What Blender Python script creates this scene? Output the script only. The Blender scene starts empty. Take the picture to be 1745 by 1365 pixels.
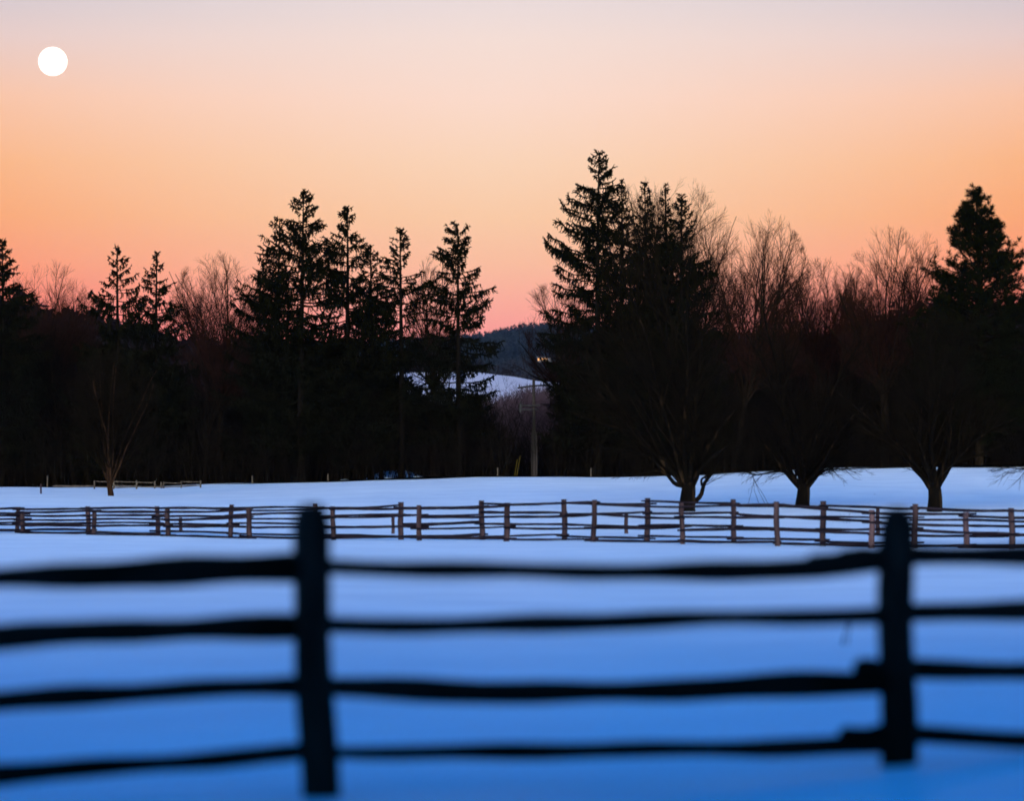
import bpy, math, random
import numpy as np
from math import radians, pi
from mathutils import Vector

# ------------------------------------------------------------------ camera, world, light
S = bpy.context.scene
COL = S.collection
F = 5572.0            # focal length in photograph pixels (1745 wide)
CX, CY, HY = 872.5, 682.5, 856.0
CAMZ = 1.43           # eye height above the snow by the near fence
pitch = math.atan((HY - CY) / F)

cd = bpy.data.cameras.new("camera")
cam = bpy.data.objects.new("camera", cd)
COL.objects.link(cam)
cam.location = (0, 0, CAMZ)
cam.rotation_euler = (pi / 2 + pitch, 0, 0)
cd.sensor_width = 36.0
cd.lens = F / 1745 * 36.0
cd.clip_start = 0.5
cd.clip_end = 30000
cd.dof.use_dof = True
cd.dof.focus_distance = 260.0
cd.dof.aperture_fstop = 1.3
S.camera = cam

SUN_EL, SUN_AZ = radians(13.0), radians(195.0)      # afterglow low behind the camera
ZEN = (0.0, 1.90, 2.95)      # tint of the zenith
WEST = 110.0                    # sunset side of the sky
w = bpy.data.worlds.new("World")
S.world = w
w.use_nodes = True
nt = w.node_tree
nt.nodes.clear()
N = nt.nodes.new
L = nt.links.new


def srgb(r, g, b):
    f = lambda c: (c / 255 / 12.92) if c / 255 <= 0.04045 else ((c / 255 + 0.055) / 1.055) ** 2.4
    return (f(r), f(g), f(b), 1)


def mathn(op, a, b=None, c=None, clamp=False):
    n = N('ShaderNodeMath'); n.operation = op; n.use_clamp = clamp
    for i, v in enumerate((a, b, c)):
        if v is None: continue
        if isinstance(v, (int, float)): n.inputs[i].default_value = v
        else: L(v, n.inputs[i])
    return n.outputs[0]


tc = N('ShaderNodeTexCoord')
sx = N('ShaderNodeSeparateXYZ'); L(tc.outputs['Generated'], sx.inputs[0])
X_, Y_, Z_ = sx.outputs
hyp = mathn('SQRT', mathn('ADD', mathn('MULTIPLY', X_, X_), mathn('MULTIPLY', Y_, Y_)))
elev = mathn('ARCTAN2', Z_, hyp)                    # radians
az = mathn('ARCTAN2', X_, Y_)


def ramp(stops, fac):
    r = N('ShaderNodeValToRGB'); r.color_ramp.interpolation = 'EASE' if len(stops) < 3 else 'LINEAR'
    el = r.color_ramp.elements
    while len(el) < len(stops): el.new(0.5)
    for e, (p, c) in zip(el, stops):
        e.position = p; e.color = c
    L(fac, r.inputs[0])
    return r.outputs[0]


e_fac = mathn('MULTIPLY', elev, 1 / 0.20, clamp=True)      # 0..0.20 rad
px = lambda y: (HY - y) / F / 0.20
mid = [(px(615), srgb(244, 130, 132)), (px(570), srgb(253, 154, 144)), (px(520), srgb(255, 169, 147)), (px(450), srgb(255, 189, 152)),
       (px(370), srgb(255, 203, 160)), (px(280), srgb(255, 213, 179)), (px(170), srgb(255, 220, 201)),
       (px(70), srgb(248, 223, 212)), (px(-10), srgb(235, 220, 219)), (1.0, srgb(185, 196, 225))]
edg = [(px(615), srgb(230, 82, 84)), (px(570), srgb(242, 100, 92)), (px(520), srgb(250, 122, 98)), (px(450), srgb(255, 147, 100)),
       (px(370), srgb(255, 164, 100)), (px(280), srgb(255, 179, 120)), (px(170), srgb(253, 195, 160)),
       (px(70), srgb(232, 203, 197)), (px(-10), srgb(208, 199, 206)), (1.0, srgb(178, 188, 220))]
a_off = mathn('ABSOLUTE', mathn('SUBTRACT', az, -0.005))
a_fac = mathn('POWER', mathn('MULTIPLY', a_off, 1 / 0.17, clamp=True), 1.4)
mx = N('ShaderNodeMix'); mx.data_type = 'RGBA'
L(a_fac, mx.inputs['Factor']); L(ramp(mid, e_fac), mx.inputs['A']); L(ramp(edg, e_fac), mx.inputs['B'])
band = N('ShaderNodeVectorMath'); band.operation = 'SCALE'
L(mx.outputs['Result'], band.inputs[0]); band.inputs['Scale'].default_value = 10.0
# the physical sky above the afterglow, pushed to the deep blue of dusk
sky = N('ShaderNodeTexSky'); sky.sky_type = 'NISHITA'; sky.sun_disc = False
sky.sun_elevation = SUN_EL; sky.sun_rotation = SUN_AZ
sky.ozone_density = 6.0; sky.dust_density = 0.3; sky.air_density = 1.0
tint = N('ShaderNodeVectorMath'); tint.operation = 'MULTIPLY'
L(sky.outputs[0], tint.inputs[0]); tint.inputs[1].default_value = ZEN


def smooth(v, a, b):
    n = N('ShaderNodeMapRange'); n.interpolation_type = 'SMOOTHSTEP'
    L(v, n.inputs['Value']); n.inputs['From Min'].default_value = a; n.inputs['From Max'].default_value = b
    return n.outputs[0]


def mixc(f, a, b):
    n = N('ShaderNodeMix'); n.data_type = 'RGBA'
    L(f, n.inputs['Factor']); L(a, n.inputs['A']); L(b, n.inputs['B'])
    return n.outputs['Result']


# the western half, behind the camera, still holds the bright pale light of the sunset
west = N('ShaderNodeVectorMath'); west.operation = 'SCALE'
L(ramp([(0, (.98, .88, .76, 1)), (.2, (.90, .95, .82, 1)), (.6, (.8, .9, .92, 1)), (1, (.3, .6, 1, 1))], mathn('MULTIPLY', elev, 1 / .9, clamp=True)), west.inputs[0]); west.inputs['Scale'].default_value = WEST
front = mixc(smooth(elev, .158, .23), band.outputs[0], tint.outputs[0])
front = mixc(smooth(mathn('ABSOLUTE', az), .18, .32), front, tint.outputs[0])
rear = mixc(smooth(elev, .20, .46), west.outputs[0], tint.outputs[0])
result = mixc(smooth(mathn('DIVIDE', Y_, mathn('MAXIMUM', hyp, 1e-4)), -.30, -.85), front, rear)
bg = N('ShaderNodeBackground'); L(result, bg.inputs[0]); bg.inputs[1].default_value = 0.1
out = N('ShaderNodeOutputWorld'); L(bg.outputs[0], out.inputs[0])

sl = bpy.data.lights.new("sun", 'SUN')
sl.energy = 0.8; sl.angle = radians(12); sl.color = (1.0, 0.62, 0.42)
so = bpy.data.objects.new("sun", sl); COL.objects.link(so)
sd = Vector((math.sin(SUN_AZ) * math.cos(SUN_EL), math.cos(SUN_AZ) * math.cos(SUN_EL), math.sin(SUN_EL)))
so.rotation_euler = sd.to_track_quat('Z', 'Y').to_euler()

S.view_settings.view_transform = 'Standard'
S.view_settings.look = 'None'
S.view_settings.exposure = 0.0
S.view_settings.gamma = 1.0
S.render.engine = 'CYCLES'
S.cycles.use_denoising = True
S.cycles.denoiser = 'OPENIMAGEDENOISE'
S.cycles.max_bounces = 5
S.cycles.diffuse_bounces = 3
S.cycles.volume_bounces = 0
S.cycles.use_adaptive_sampling = False
S.cycles.pixel_filter_type = 'BLACKMAN_HARRIS'
S.cycles.filter_width = 1.7

# ------------------------------------------------------------------ materials


def material(name, col, col2=None, scale=3.0, rough=0.9, bump=0.0, stretch=(1, 1, 1), spec=0.0, detail=4.0, thresh=None, sheen=0.0):
    m = bpy.data.materials.new(name); m.use_nodes = True
    t = m.node_tree; b = t.nodes['Principled BSDF']
    b.inputs['Roughness'].default_value = rough
    b.inputs['Specular IOR Level'].default_value = spec
    b.inputs['Base Color'].default_value = (*col, 1)
    if col2:
        c = t.nodes.new('ShaderNodeTexCoord'); mp = t.nodes.new('ShaderNodeMapping'); mp.inputs['Scale'].default_value = stretch
        n = t.nodes.new('ShaderNodeTexNoise'); n.inputs['Scale'].default_value = scale; n.inputs['Detail'].default_value = detail
        r = t.nodes.new('ShaderNodeValToRGB')
        r.color_ramp.elements[0].color = (*col, 1); r.color_ramp.elements[1].color = (*col2, 1)
        lo, hi = thresh or (0.35, 0.65)
        r.color_ramp.elements[0].position = lo; r.color_ramp.elements[1].position = hi
        t.links.new(c.outputs['Object'], mp.inputs[0]); t.links.new(mp.outputs[0], n.inputs['Vector'])
        t.links.new(n.outputs[0], r.inputs[0]); t.links.new(r.outputs[0], b.inputs['Base Color'])
        if bump:
            bp = t.nodes.new('ShaderNodeBump'); bp.inputs['Strength'].default_value = bump; bp.inputs['Distance'].default_value = 0.03
            t.links.new(n.outputs[0], bp.inputs['Height']); t.links.new(bp.outputs[0], b.inputs['Normal'])
    return m


def emitter(name, col, strength):
    m = bpy.data.materials.new(name); m.use_nodes = True
    t = m.node_tree; t.nodes.clear()
    e = t.nodes.new('ShaderNodeEmission'); e.inputs[0].default_value = (*col, 1); e.inputs[1].default_value = strength
    o = t.nodes.new('ShaderNodeOutputMaterial'); t.links.new(e.outputs[0], o.inputs[0])
    return m


def snow_material(name):
    m = bpy.data.materials.new(name); m.use_nodes = True
    t = m.node_tree; b = t.nodes['Principled BSDF']
    c = t.nodes.new('ShaderNodeTexCoord')
    n = t.nodes.new('ShaderNodeTexNoise'); n.inputs['Scale'].default_value = 0.35; n.inputs['Detail'].default_value = 6
    n2 = t.nodes.new('ShaderNodeTexNoise'); n2.inputs['Scale'].default_value = 1.2; n2.inputs['Detail'].default_value = 5
    r = t.nodes.new('ShaderNodeValToRGB')
    r.color_ramp.elements[0].color = (.70, .78, .86, 1); r.color_ramp.elements[1].color = (.78, .86, .93, 1)
    r.color_ramp.elements[0].position = .35; r.color_ramp.elements[1].position = .65
    t.links.new(c.outputs['Object'], n.inputs['Vector']); t.links.new(c.outputs['Object'], n2.inputs['Vector'])
    t.links.new(n.outputs[0], r.inputs[0]); t.links.new(r.outputs[0], b.inputs['Base Color'])
    bp = t.nodes.new('ShaderNodeBump'); bp.inputs['Strength'].default_value = .5; bp.inputs['Distance'].default_value = .14
    t.links.new(n2.outputs[0], bp.inputs['Height']); t.links.new(bp.outputs[0], b.inputs['Normal'])
    b.inputs['Roughness'].default_value = 0.42
    b.inputs['Specular IOR Level'].default_value = 0.02
    b.inputs['IOR'].default_value = 1.33
    return m


M_SNOW = snow_material("snow")
M_STUBBLE_TONED = material("stubble_snow_toned_for_light", (.50, .44, .48), (.60, .54, .57), .06, rough=.9)  # stubbly snow; darker, pinker colour painted in to offset over-bright light on the slope
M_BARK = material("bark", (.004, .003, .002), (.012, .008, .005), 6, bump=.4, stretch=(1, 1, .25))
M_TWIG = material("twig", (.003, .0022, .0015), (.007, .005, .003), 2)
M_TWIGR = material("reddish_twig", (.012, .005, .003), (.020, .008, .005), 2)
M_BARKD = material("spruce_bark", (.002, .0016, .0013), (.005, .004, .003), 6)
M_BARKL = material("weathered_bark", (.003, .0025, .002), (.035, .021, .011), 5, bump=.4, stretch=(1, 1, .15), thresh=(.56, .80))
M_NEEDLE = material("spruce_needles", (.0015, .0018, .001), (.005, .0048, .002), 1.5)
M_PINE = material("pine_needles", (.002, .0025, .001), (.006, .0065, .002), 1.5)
M_LITTER = material("leaf_litter", (.004, .003, .003), (.008, .006, .005), .5)
M_WOOD_N = material("dark_rail_wood", (.010, .006, .004), (.030, .018, .013), 4, bump=.6, stretch=(.2, 1, 1))
M_POST_N = material("dark_post_wood", (.018, .010, .007), (.055, .033, .024), 6, bump=.6, stretch=(1, 1, .2))
M_WOOD_M = material("rail_wood", (.006, .005, .007), (.020, .015, .020), 3, bump=.5, stretch=(.25, 1, 1))
M_POST_M = material("post_wood", (.022, .014, .015), (.060, .038, .040), 5, bump=.5, stretch=(1, 1, .2))
M_POST_L = material("pale_post_wood", (.07, .044, .047), (.13, .082, .088), 5, bump=.5, stretch=(1, 1, .2))
M_STAKE = material("grey_stake_wood", (.05, .04, .032), (.10, .08, .06), 5, stretch=(1, 1, .2))
M_POLE = material("utility_pole_wood", (.010, .009, .008), (.036, .030, .028), 4, stretch=(1, 1, .1))
M_YEL = material("yellow_plastic", (.045, .032, .004), (.07, .05, .008), 3, rough=.5)
M_MET = material("dark_metal", (.03, .03, .032), rough=.5)
M_FAR_HAZE = material("far_evergreens_haze_tint", (.0008, .002, .005), (.002, .004, .009), .02)  # blue of distant haze painted into the needles as a navy tint
M_FARB = material("far_bare_woods", (.004, .003, .004), (.009, .006, .009), .02)
M_PURP = material("purple_brush", (.04, .025, .032), (.07, .045, .055), .3)
M_WALL = material("white_siding", (.13, .12, .12), (.18, .16, .16), 1)
M_ROOF = material("house_roof", (.20, .18, .18), (.3, .28, .28), 1)
M_WIN = emitter("lit_window", (1.0, .42, .10), 2.2)
M_MOON = emitter("moonlight", (1.0, .99, .97), 3.0)
_t = M_MOON.node_tree; _e = [n for n in _t.nodes if n.type == 'EMISSION'][0]
_g = _t.nodes.new('ShaderNodeNewGeometry'); _d = _t.nodes.new('ShaderNodeTexNoise'); _d.inputs['Scale'].default_value = .03
_m = _t.nodes.new('ShaderNodeMapRange'); _m.inputs['To Min'].default_value = 1.3; _m.inputs['To Max'].default_value = 2.6
_t.links.new(_g.outputs['Position'], _d.inputs['Vector']); _t.links.new(_d.outputs[0], _m.inputs['Value']); _t.links.new(_m.outputs[0], _e.inputs[1])
_e.inputs[0].default_value = (1, .96, .88, 1)

# ------------------------------------------------------------------ helpers


def tag(o, label=None, cat=None, group=None, kind=None):
    if label: o['label'] = label
    if cat: o['category'] = cat
    if group: o['group'] = group
    if kind: o['kind'] = kind
    return o


def empty(name, loc, label, cat, group=None):
    o = bpy.data.objects.new(name, None); COL.objects.link(o)
    o.location = loc
    o.empty_display_size = .3
    return tag(o, label, cat, group)


def mesh_data(name, V, faces_by_size, mats, midx=None, smooth=False):
    me = bpy.data.meshes.new(name)
    V = np.asarray(V, dtype=np.float32)
    loops = np.concatenate([f.ravel() for f in faces_by_size]).astype(np.int32)
    tot = np.concatenate([np.full(len(f), f.shape[1]) for f in faces_by_size]).astype(np.int32)
    start = np.concatenate([[0], np.cumsum(tot)[:-1]]).astype(np.int32)
    me.vertices.add(len(V)); me.vertices.foreach_set('co', V.ravel())
    me.loops.add(len(loops)); me.loops.foreach_set('vertex_index', loops)
    me.polygons.add(len(tot)); me.polygons.foreach_set('loop_start', start); me.polygons.foreach_set('loop_total', tot)
    if smooth: me.polygons.foreach_set('use_smooth', np.ones(len(tot), dtype=bool))
    for m in (mats if isinstance(mats, (list, tuple)) else [mats]): me.materials.append(m)
    me.update(calc_edges=True)
    return me


def link(name, me, parent=None):
    o = bpy.data.objects.new(name, me); COL.objects.link(o)
    if parent: o.parent = parent
    return o


class Tubes:
    """Collects batches of polylines and turns them into one mesh of tapered tubes."""
    def __init__(self): self.V = []; self.Q = []; self.T = []; self.n = 0

    def add(self, pts, rad, k=3, cap=False):
        pts = np.asarray(pts, float); rad = np.asarray(rad, float)
        if pts.ndim == 2: pts = pts[None]; rad = rad[None]
        M_, n, _ = pts.shape
        if M_ == 0: return
        tan = np.gradient(pts, axis=1)
        tan /= np.linalg.norm(tan, axis=2, keepdims=True) + 1e-9
        mean = tan.mean(1); mean /= np.linalg.norm(mean, axis=1, keepdims=True) + 1e-9
        ref = np.where(np.abs(mean[:, 2:3]) > .8, np.array([[1., 0, 0]]), np.array([[0, 0, 1.]]))
        u = np.cross(tan, ref[:, None, :]); u /= np.linalg.norm(u, axis=2, keepdims=True) + 1e-9
        v = np.cross(tan, u)
        a = np.arange(k) * 2 * pi / k + .4
        ring = pts[:, :, None, :] + rad[:, :, None, None] * (np.cos(a)[None, None, :, None] * u[:, :, None, :] + np.sin(a)[None, None, :, None] * v[:, :, None, :])
        self.V.append(ring.reshape(-1, 3))
        idx = np.arange(M_ * n * k).reshape(M_, n, k) + self.n
        nx = np.roll(idx, -1, axis=2)
        q = np.stack([idx[:, :-1], nx[:, :-1], nx[:, 1:], idx[:, 1:]], -1).reshape(-1, 4)
        self.Q.append(q)
        if cap and k == 4:
            self.Q.append(idx[:, -1, :].reshape(-1, 4)); self.Q.append(idx[:, 0, ::-1].reshape(-1, 4))
        if cap and k != 4:
            for i in (0, -1):
                r_ = idx[:, i, :]
                for j in range(1, k - 1):
                    self.T.append(np.stack([r_[:, 0], r_[:, j], r_[:, j + 1]], -1))
        self.n += M_ * n * k

    def tri(self, A, B, C):
        m = len(A)
        self.V.append(np.concatenate([A, B, C])); i = np.arange(m) + self.n
        self.T.append(np.stack([i, i + m, i + 2 * m], -1)); self.n += 3 * m

    def data(self, name, mats, smooth=False):
        fs = []
        if self.Q: fs.append(np.concatenate(self.Q))
        if self.T: fs.append(np.concatenate(self.T))
        return mesh_data(name, np.concatenate(self.V), fs, mats, smooth=smooth)

    def build(self, name, mat, parent=None, smooth=False):
        return link(name, self.data(name, mat, smooth), parent)


def ip(x, xs, ys):                      # smooth 1-D interpolation
    xs = np.asarray(xs, float); ys = np.asarray(ys, float); x = np.asarray(x, float)
    m = np.gradient(ys, xs)
    i = np.clip(np.searchsorted(xs, x) - 1, 0, len(xs) - 2)
    h = xs[i + 1] - xs[i]; t = np.clip((x - xs[i]) / h, 0, 1)
    return ((2 * t**3 - 3 * t**2 + 1) * ys[i] + (t**3 - 2 * t**2 + t) * h * m[i] + (-2 * t**3 + 3 * t**2) * ys[i + 1] + (t**3 - t**2) * h * m[i + 1])


def wave(x, y, s=0):
    return (np.sin(x * .31 + y * .07 + s) * np.cos(y * .113 + 1.3 + s) + .6 * np.sin(x * .17 - y * .23 + 2 + s) + .4 * np.sin(x * .9 + y * .37 + s) * np.sin(y * .51 - x * .2))


def photo_x(x, y): return CX + F * x / np.maximum(y, 1.)


EDGE = 206.0
at_x = lambda u, d: (u - CX) / F * d


def field_z(x, y):
    """height of the snow (world z; the camera eye is at CAMZ)"""
    x = np.asarray(x, float); y = np.asarray(y, float)
    u = CX + F * x / np.maximum(y, 25.)
    zl = ip(y, [-40, 5, 16, 40, 80, 116, 126, 150, 180, EDGE, 240], [-1.6, -1.45, -1.43, -1.44, -1.42, -1.37, -1.30, -.48, .30, 1.02, 1.02])
    zm = ip(y, [-40, 5, 16, 40, 80, 116, 126, 150, 180, EDGE, 240], [-1.5, -1.36, -1.38, -1.45, -1.42, -1.34, -1.22, -.36, .72, 1.60, 1.5])
    zr = ip(y, [-40, 5, 16, 40, 80, 104, 112, 150, 180, EDGE, 240], [-1.3, -1.20, -1.22, -1.35, -1.45, -1.49, -1.42, -.44, .92, 2.28, 2.2])
    a = np.clip((u - 200) / 700, 0, 1); a = a * a * (3 - 2 * a)
    b = np.clip((u - 1000) / 700, 0, 1); b = b * b * (3 - 2 * b)
    z = zl * (1 - a) + zm * a
    z = z * (1 - b) + zr * b
    amp = ip(y, [-40, 30, 120, 206, 240], [.015, .03, .04, .045, .045])
    z = z + amp * wave(x, y)
    z = z - np.exp(-((u - 190) / 150)**2) * np.clip((y - 185) / 21, 0, 1) * .1
    return z + CAMZ


def far_z(x, y):
    """height of the land beyond the edge of the field"""
    x = np.asarray(x, float); y = np.asarray(y, float)
    u = photo_x(x, y)
    edge = field_z(x, np.full_like(y, 214.)) - CAMZ
    k = lambda d, py: (HY - py) * d / F
    near = 27 + ip(u, [-3000, -600, 0, 150, 300, 450, 600, 670, 720, 915, 950, 1000, 1230, 1440, 1500, 1620, 1745, 2300, 5000],
              [540, 540, 566, 590, 622, 630, 650, 700, 775, 775, 700, 640, 616, 610, 596, 578, 574, 560, 560])
    near = near + 22 * np.exp(-((u - 1330) / 130)**4) + 12 * np.exp(-((u - 365) / 60)**2)
    near = near - 27 * np.exp(-((u - 820) / 120)**2)
    z450 = k(450., near)
    crest = ip(u, [-3000, 690, 830, 935, 1100, 5000], [620, 629, 634, 651, 655, 655])
    z1300 = k(1300., crest)
    ridge = ip(u, [-3000, -600, 690, 760, 830, 870, 925, 1000, 1230, 1440, 2300, 5000], [610, 610, 606, 602, 597, 590, 583, 582, 599, 602, 600, 600])
    z4000 = k(4000., ridge)
    def sm(a, b): 
        t = np.clip((y - a) / (b - a), 0, 1); return t * t * (3 - 2 * t)
    def li(a, b): return np.clip((y - a) / (b - a), 0, 1)
    z = edge - .5 * li(206, 230)
    z = z + (z450 - z) * sm(232, 450)
    zv = 9 + (k(1000., 706.) - 9) * li(650, 1000)
    z = z + (zv - z) * sm(470, 660)
    z = z + 1.0 * np.exp(-((u - 670) / 60)**2 - ((y - 224) / 6)**2)
    z = np.where(y > 1000, k(1000., 706.) + (z1300 - k(1000., 706.)) * li(1000, 1300)**.8, z)
    z = z - 9 * sm(1305, 1450)
    z = z + (z4000 - (z1300 - 9)) * sm(1700, 4000)
    z = z - 60 * sm(4000, 5200)
    z = z + np.clip((y - 300) / 2000, 0, 1) * 2.0 * (np.sin(x * .02 + y * .004) + np.sin(x * .047 + 1) * .5)
    return z + CAMZ


def gz(x, y): return float(field_z(x, y) if y < 212 else far_z(x, y))


def at(pxx, d): return CX and (pxx - CX) / F * d     # world x of a photograph column at distance d


def zat(py, d): return CAMZ + (HY - py) / F * d


def grid(xs, ys, zf):
    X, Y = np.meshgrid(xs, ys); Z = zf(X, Y)
    V = np.stack([X, Y, Z], -1).reshape(-1, 3)
    nx = len(xs); i = np.arange(nx * len(ys)).reshape(len(ys), nx)
    Q = np.stack([i[:-1, :-1], i[:-1, 1:], i[1:, 1:], i[1:, :-1]], -1).reshape(-1, 4)
    return V, Q


# ------------------------------------------------------------------ the setting: ground and hills
xs = np.arange(-90, 90.01, .6); ys = np.concatenate([np.arange(-40, 12, 2.), np.arange(12, 40, .35), np.arange(40, 210.2, .8)])
V, Q = grid(xs, ys, field_z)
V[:, 1] += np.where(V[:, 1] > 209, .5 * np.sin(V[:, 0] * .8), 0)
tag(link("snow_field", mesh_data("snow_field", V, [Q], M_SNOW, smooth=True)), "open snow covered paddock running back to the wood", kind='structure')
xs = np.concatenate([np.linspace(-2600, -300, 60), np.linspace(-290, 290, 150), np.linspace(300, 2600, 60)])
ys = np.concatenate([np.arange(204, 260, 2.), np.arange(260, 700, 8.), np.arange(700, 1500, 16.), np.arange(1500, 5200, 50.)])
V, Q = grid(xs, ys, lambda x, y: far_z(x, y) - .06)
tag(link("wooded_hills", mesh_data("wooded_hills", V, [Q], M_LITTER, smooth=True)), kind='structure')
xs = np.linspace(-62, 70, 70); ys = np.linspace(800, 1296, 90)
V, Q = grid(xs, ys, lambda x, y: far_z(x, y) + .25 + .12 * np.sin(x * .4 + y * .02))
tag(link("hillside_snow_field", mesh_data("hillside_snow_field", V, [Q], M_STUBBLE_TONED, smooth=True)), kind='structure')
V, Q = grid(np.linspace(-40000, 40000, 9), np.concatenate([[-30000], np.linspace(5100, 30000, 4)]), lambda x, y: x * 0 - 60)
tag(link("land_beyond", mesh_data("land_beyond", V, [Q], M_LITTER)), kind='structure')

xs = np.arange(at_x(560, 222), at_x(760, 222), .15); ys = np.arange(209, 229, .25)
V, Q = grid(xs, ys, lambda x, y: far_z(x, y) - .02 + .09 * np.sin(x * 2.1 + y * .4) * np.sin(y * 1.1 - x * .6 + 1) + .04 * np.sin(x * 5.3 + 2 * np.sin(y)))
tag(link("woodland_snow", mesh_data("woodland_snow", V, [Q], M_SNOW, smooth=True)), kind='structure')

# ------------------------------------------------------------------ moon
dm = 9000.
bpy.ops.mesh.primitive_uv_sphere_add(segments=64, ring_count=32, radius=24.6 / F * dm, location=(at(87, dm), dm, zat(101.5, dm)))
mo = bpy.context.object; mo.name = "moon"; mo.data.materials.append(M_MOON)
for p in mo.data.polygons: p.use_smooth = True
tag(mo, "round white full moon in the peach sky above the trees", "moon")

# ------------------------------------------------------------------ fences


def rail_mesh(p0, p1, r0, r1, rng, sag=0., n=14, wob=1.0, sq=.6):
    """a split rail: an uneven, slightly bent bar with a triangular-ish section"""
    p0 = np.array(p0, float); p1 = np.array(p1, float)
    t = np.linspace(0, 1, n)
    P = p0[None] * (1 - t[:, None]) + p1[None] * t[:, None]
    ph = rng.uniform(0, 6, 4)
    Lr = np.linalg.norm(p1 - p0)
    P[:, 2] += -sag * 4 * t * (1 - t) + wob * Lr * .0035 * np.sin(t * 7 + ph[0]) + wob * Lr * .0015 * np.sin(t * 19 + ph[1])
    R = (r0 * (1 - t) + r1 * t) * (1 + .10 * np.sin(t * 11 + ph[2]) + .06 * np.sin(t * 29 + ph[3]))
    R[0] *= .75; R[-1] *= .75
    k = 6
    a = np.arange(k) * 2 * pi / k + rng.uniform(0, 1)
    prof = 1 + rng.uniform(-.22, .15, k)
    d = (p1 - p0) / Lr
    u = np.cross(d, [0, 0, 1]); u /= np.linalg.norm(u); v = np.cross(u, d)
    V = P[:, None] + R[:, None, None] * prof[None, :, None] * (np.cos(a)[None, :, None] * u * sq + np.sin(a)[None, :, None] * v)
    i = np.arange(n * k).reshape(n, k); nx = np.roll(i, -1, 1)
    Q = np.stack([i[:-1], nx[:-1], nx[1:], i[1:]], -1).reshape(-1, 4)
    caps = np.array([i[0, ::-1], i[-1]])
    return V.reshape(-1, 3), Q, caps


def add_rail(parent, p0, p1, r0, r1, mat, rng, **kw):
    o = np.array(parent.location)
    V, Q, c = rail_mesh(np.array(p0) - o, np.array(p1) - o, r0, r1, rng, **kw)
    return link("rail", mesh_data("rail", V, [Q, c], mat, smooth=False), parent)


def add_post(parent, base, top, w, mat, rng, round_top=False, k=7, sink=.35):
    o = np.array(parent.location); b = np.array(base, float) - o; t_ = np.array(top, float) - o
    b = b - (t_ - b) / np.linalg.norm(t_ - b) * sink                    # goes into the ground
    n = 12
    t = np.linspace(0, 1, n); P = b[None] * (1 - t[:, None]) + t_[None] * t[:, None]
    R = w / 2 * (1.04 - .08 * t) * (1 + .03 * np.sin(t * 13 + rng.uniform(0, 6)))
    P[:, 0] += .05 * w * np.sin(t * 9 + rng.uniform(0, 6))
    if round_top:
        P[-2] = P[-1] - (P[-1] - P[0]) / np.linalg.norm(P[-1] - P[0]) * .035
        P[-3] = P[-1] - (P[-1] - P[0]) / np.linalg.norm(P[-1] - P[0]) * .10
        R[-3] *= 1.0; R[-2] *= .80; R[-1] *= .45
    a = np.arange(k) * 2 * pi / k + rng.uniform(0, 1)
    prof = 1 + rng.uniform(-.10, .06, k)
    V = P[:, None] + (R[:, None] * prof[None])[..., None] * np.stack([np.cos(a), np.sin(a), a * 0], -1)[None]
    i = np.arange(n * k).reshape(n, k); nx = np.roll(i, -1, 1)
    Q = np.stack([i[:-1], nx[:-1], nx[1:], i[1:]], -1).reshape(-1, 4)
    caps = np.array([i[0, ::-1], i[-1]])
    return link("post", mesh_data("post", V.reshape(-1, 3), [Q, caps], mat), parent)


rng = np.random.default_rng(5)
# near fence
nf = empty("split_rail_fence", (0, 16.3, gz(0, 16.3)), "large blurred dark split rail fence nearest the camera with four rails", "fence")
PN = [(-420, 15.0), (530, 16.0), (1525, 16.8), (2560, 17.0)]
posts_n = []
for i, (pxx, d) in enumerate(PN):
    x = at(pxx, d)
    if i == 1: b = (at(547, d), d, zat(1362, d)); t = (at(529, d), d, zat(859, d))
    elif i == 2: b = (at(1527, d), d, zat(1268, d)); t = (at(1525, d), d, zat(866, d))
    else: b = (x, d, gz(x, d)); t = (x, d, gz(x, d) + 1.38)
    add_post(nf, b, t, .20, M_POST_N, rng, round_top=True, k=9)


def nrail(x0, y0a, y0b, x1, y1a, y1b, d0, d1, sag=0., dd=0.):
    kk = 1.28 if x0 < 0 else 1.55
    """rail seen from column x0 to x1 with its upper and lower edges at each end"""
    p0 = (at(x0, d0), d0 + dd, zat((y0a + y0b) / 2, d0)); p1 = (at(x1, d1), d1 + dd, zat((y1a + y1b) / 2, d1))
    add_rail(nf, p0, p1, (y0b - y0a) / 2 / F * d0 * kk, (y1b - y1a) / 2 / F * d1 * kk, M_WOOD_N, rng, sag=sag, n=22, wob=.7)


# left bay
for (a0, a1, b0, b1, s) in ((1003, 1025, 942, 993, -.02), (1103, 1129, 1047, 1082, -.015), (1206, 1234, 1157, 1185, -.005), (1338, 1374, 1264, 1290, .0)):
    nrail(-430, a0, a1, 540, b0, b1, 15.0, 16.0, s, .02)
# middle bay
for (a0, a1, b0, b1, s) in ((953, 970, 941, 966, .05), (1052, 1080, 1036, 1060, .012), (1160, 1184, 1150, 1177, .03), (1266, 1287, 1248, 1276, .03)):
    nrail(520, a0, a1, 1535, b0, b1, 16.0, 16.8, s, -.03)
# short overlapping rail ends at the right post
for (x0, a0, a1, x1, b0, b1) in ((1378, 951, 972, 1530, 934, 962), (1456, 1128, 1152, 1540, 1126, 1156), (1430, 1246, 1264, 1535, 1240, 1262)):
    nrail(x0, a0, a1, x1, b0, b1, 16.7, 16.8, 0, .04)
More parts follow.
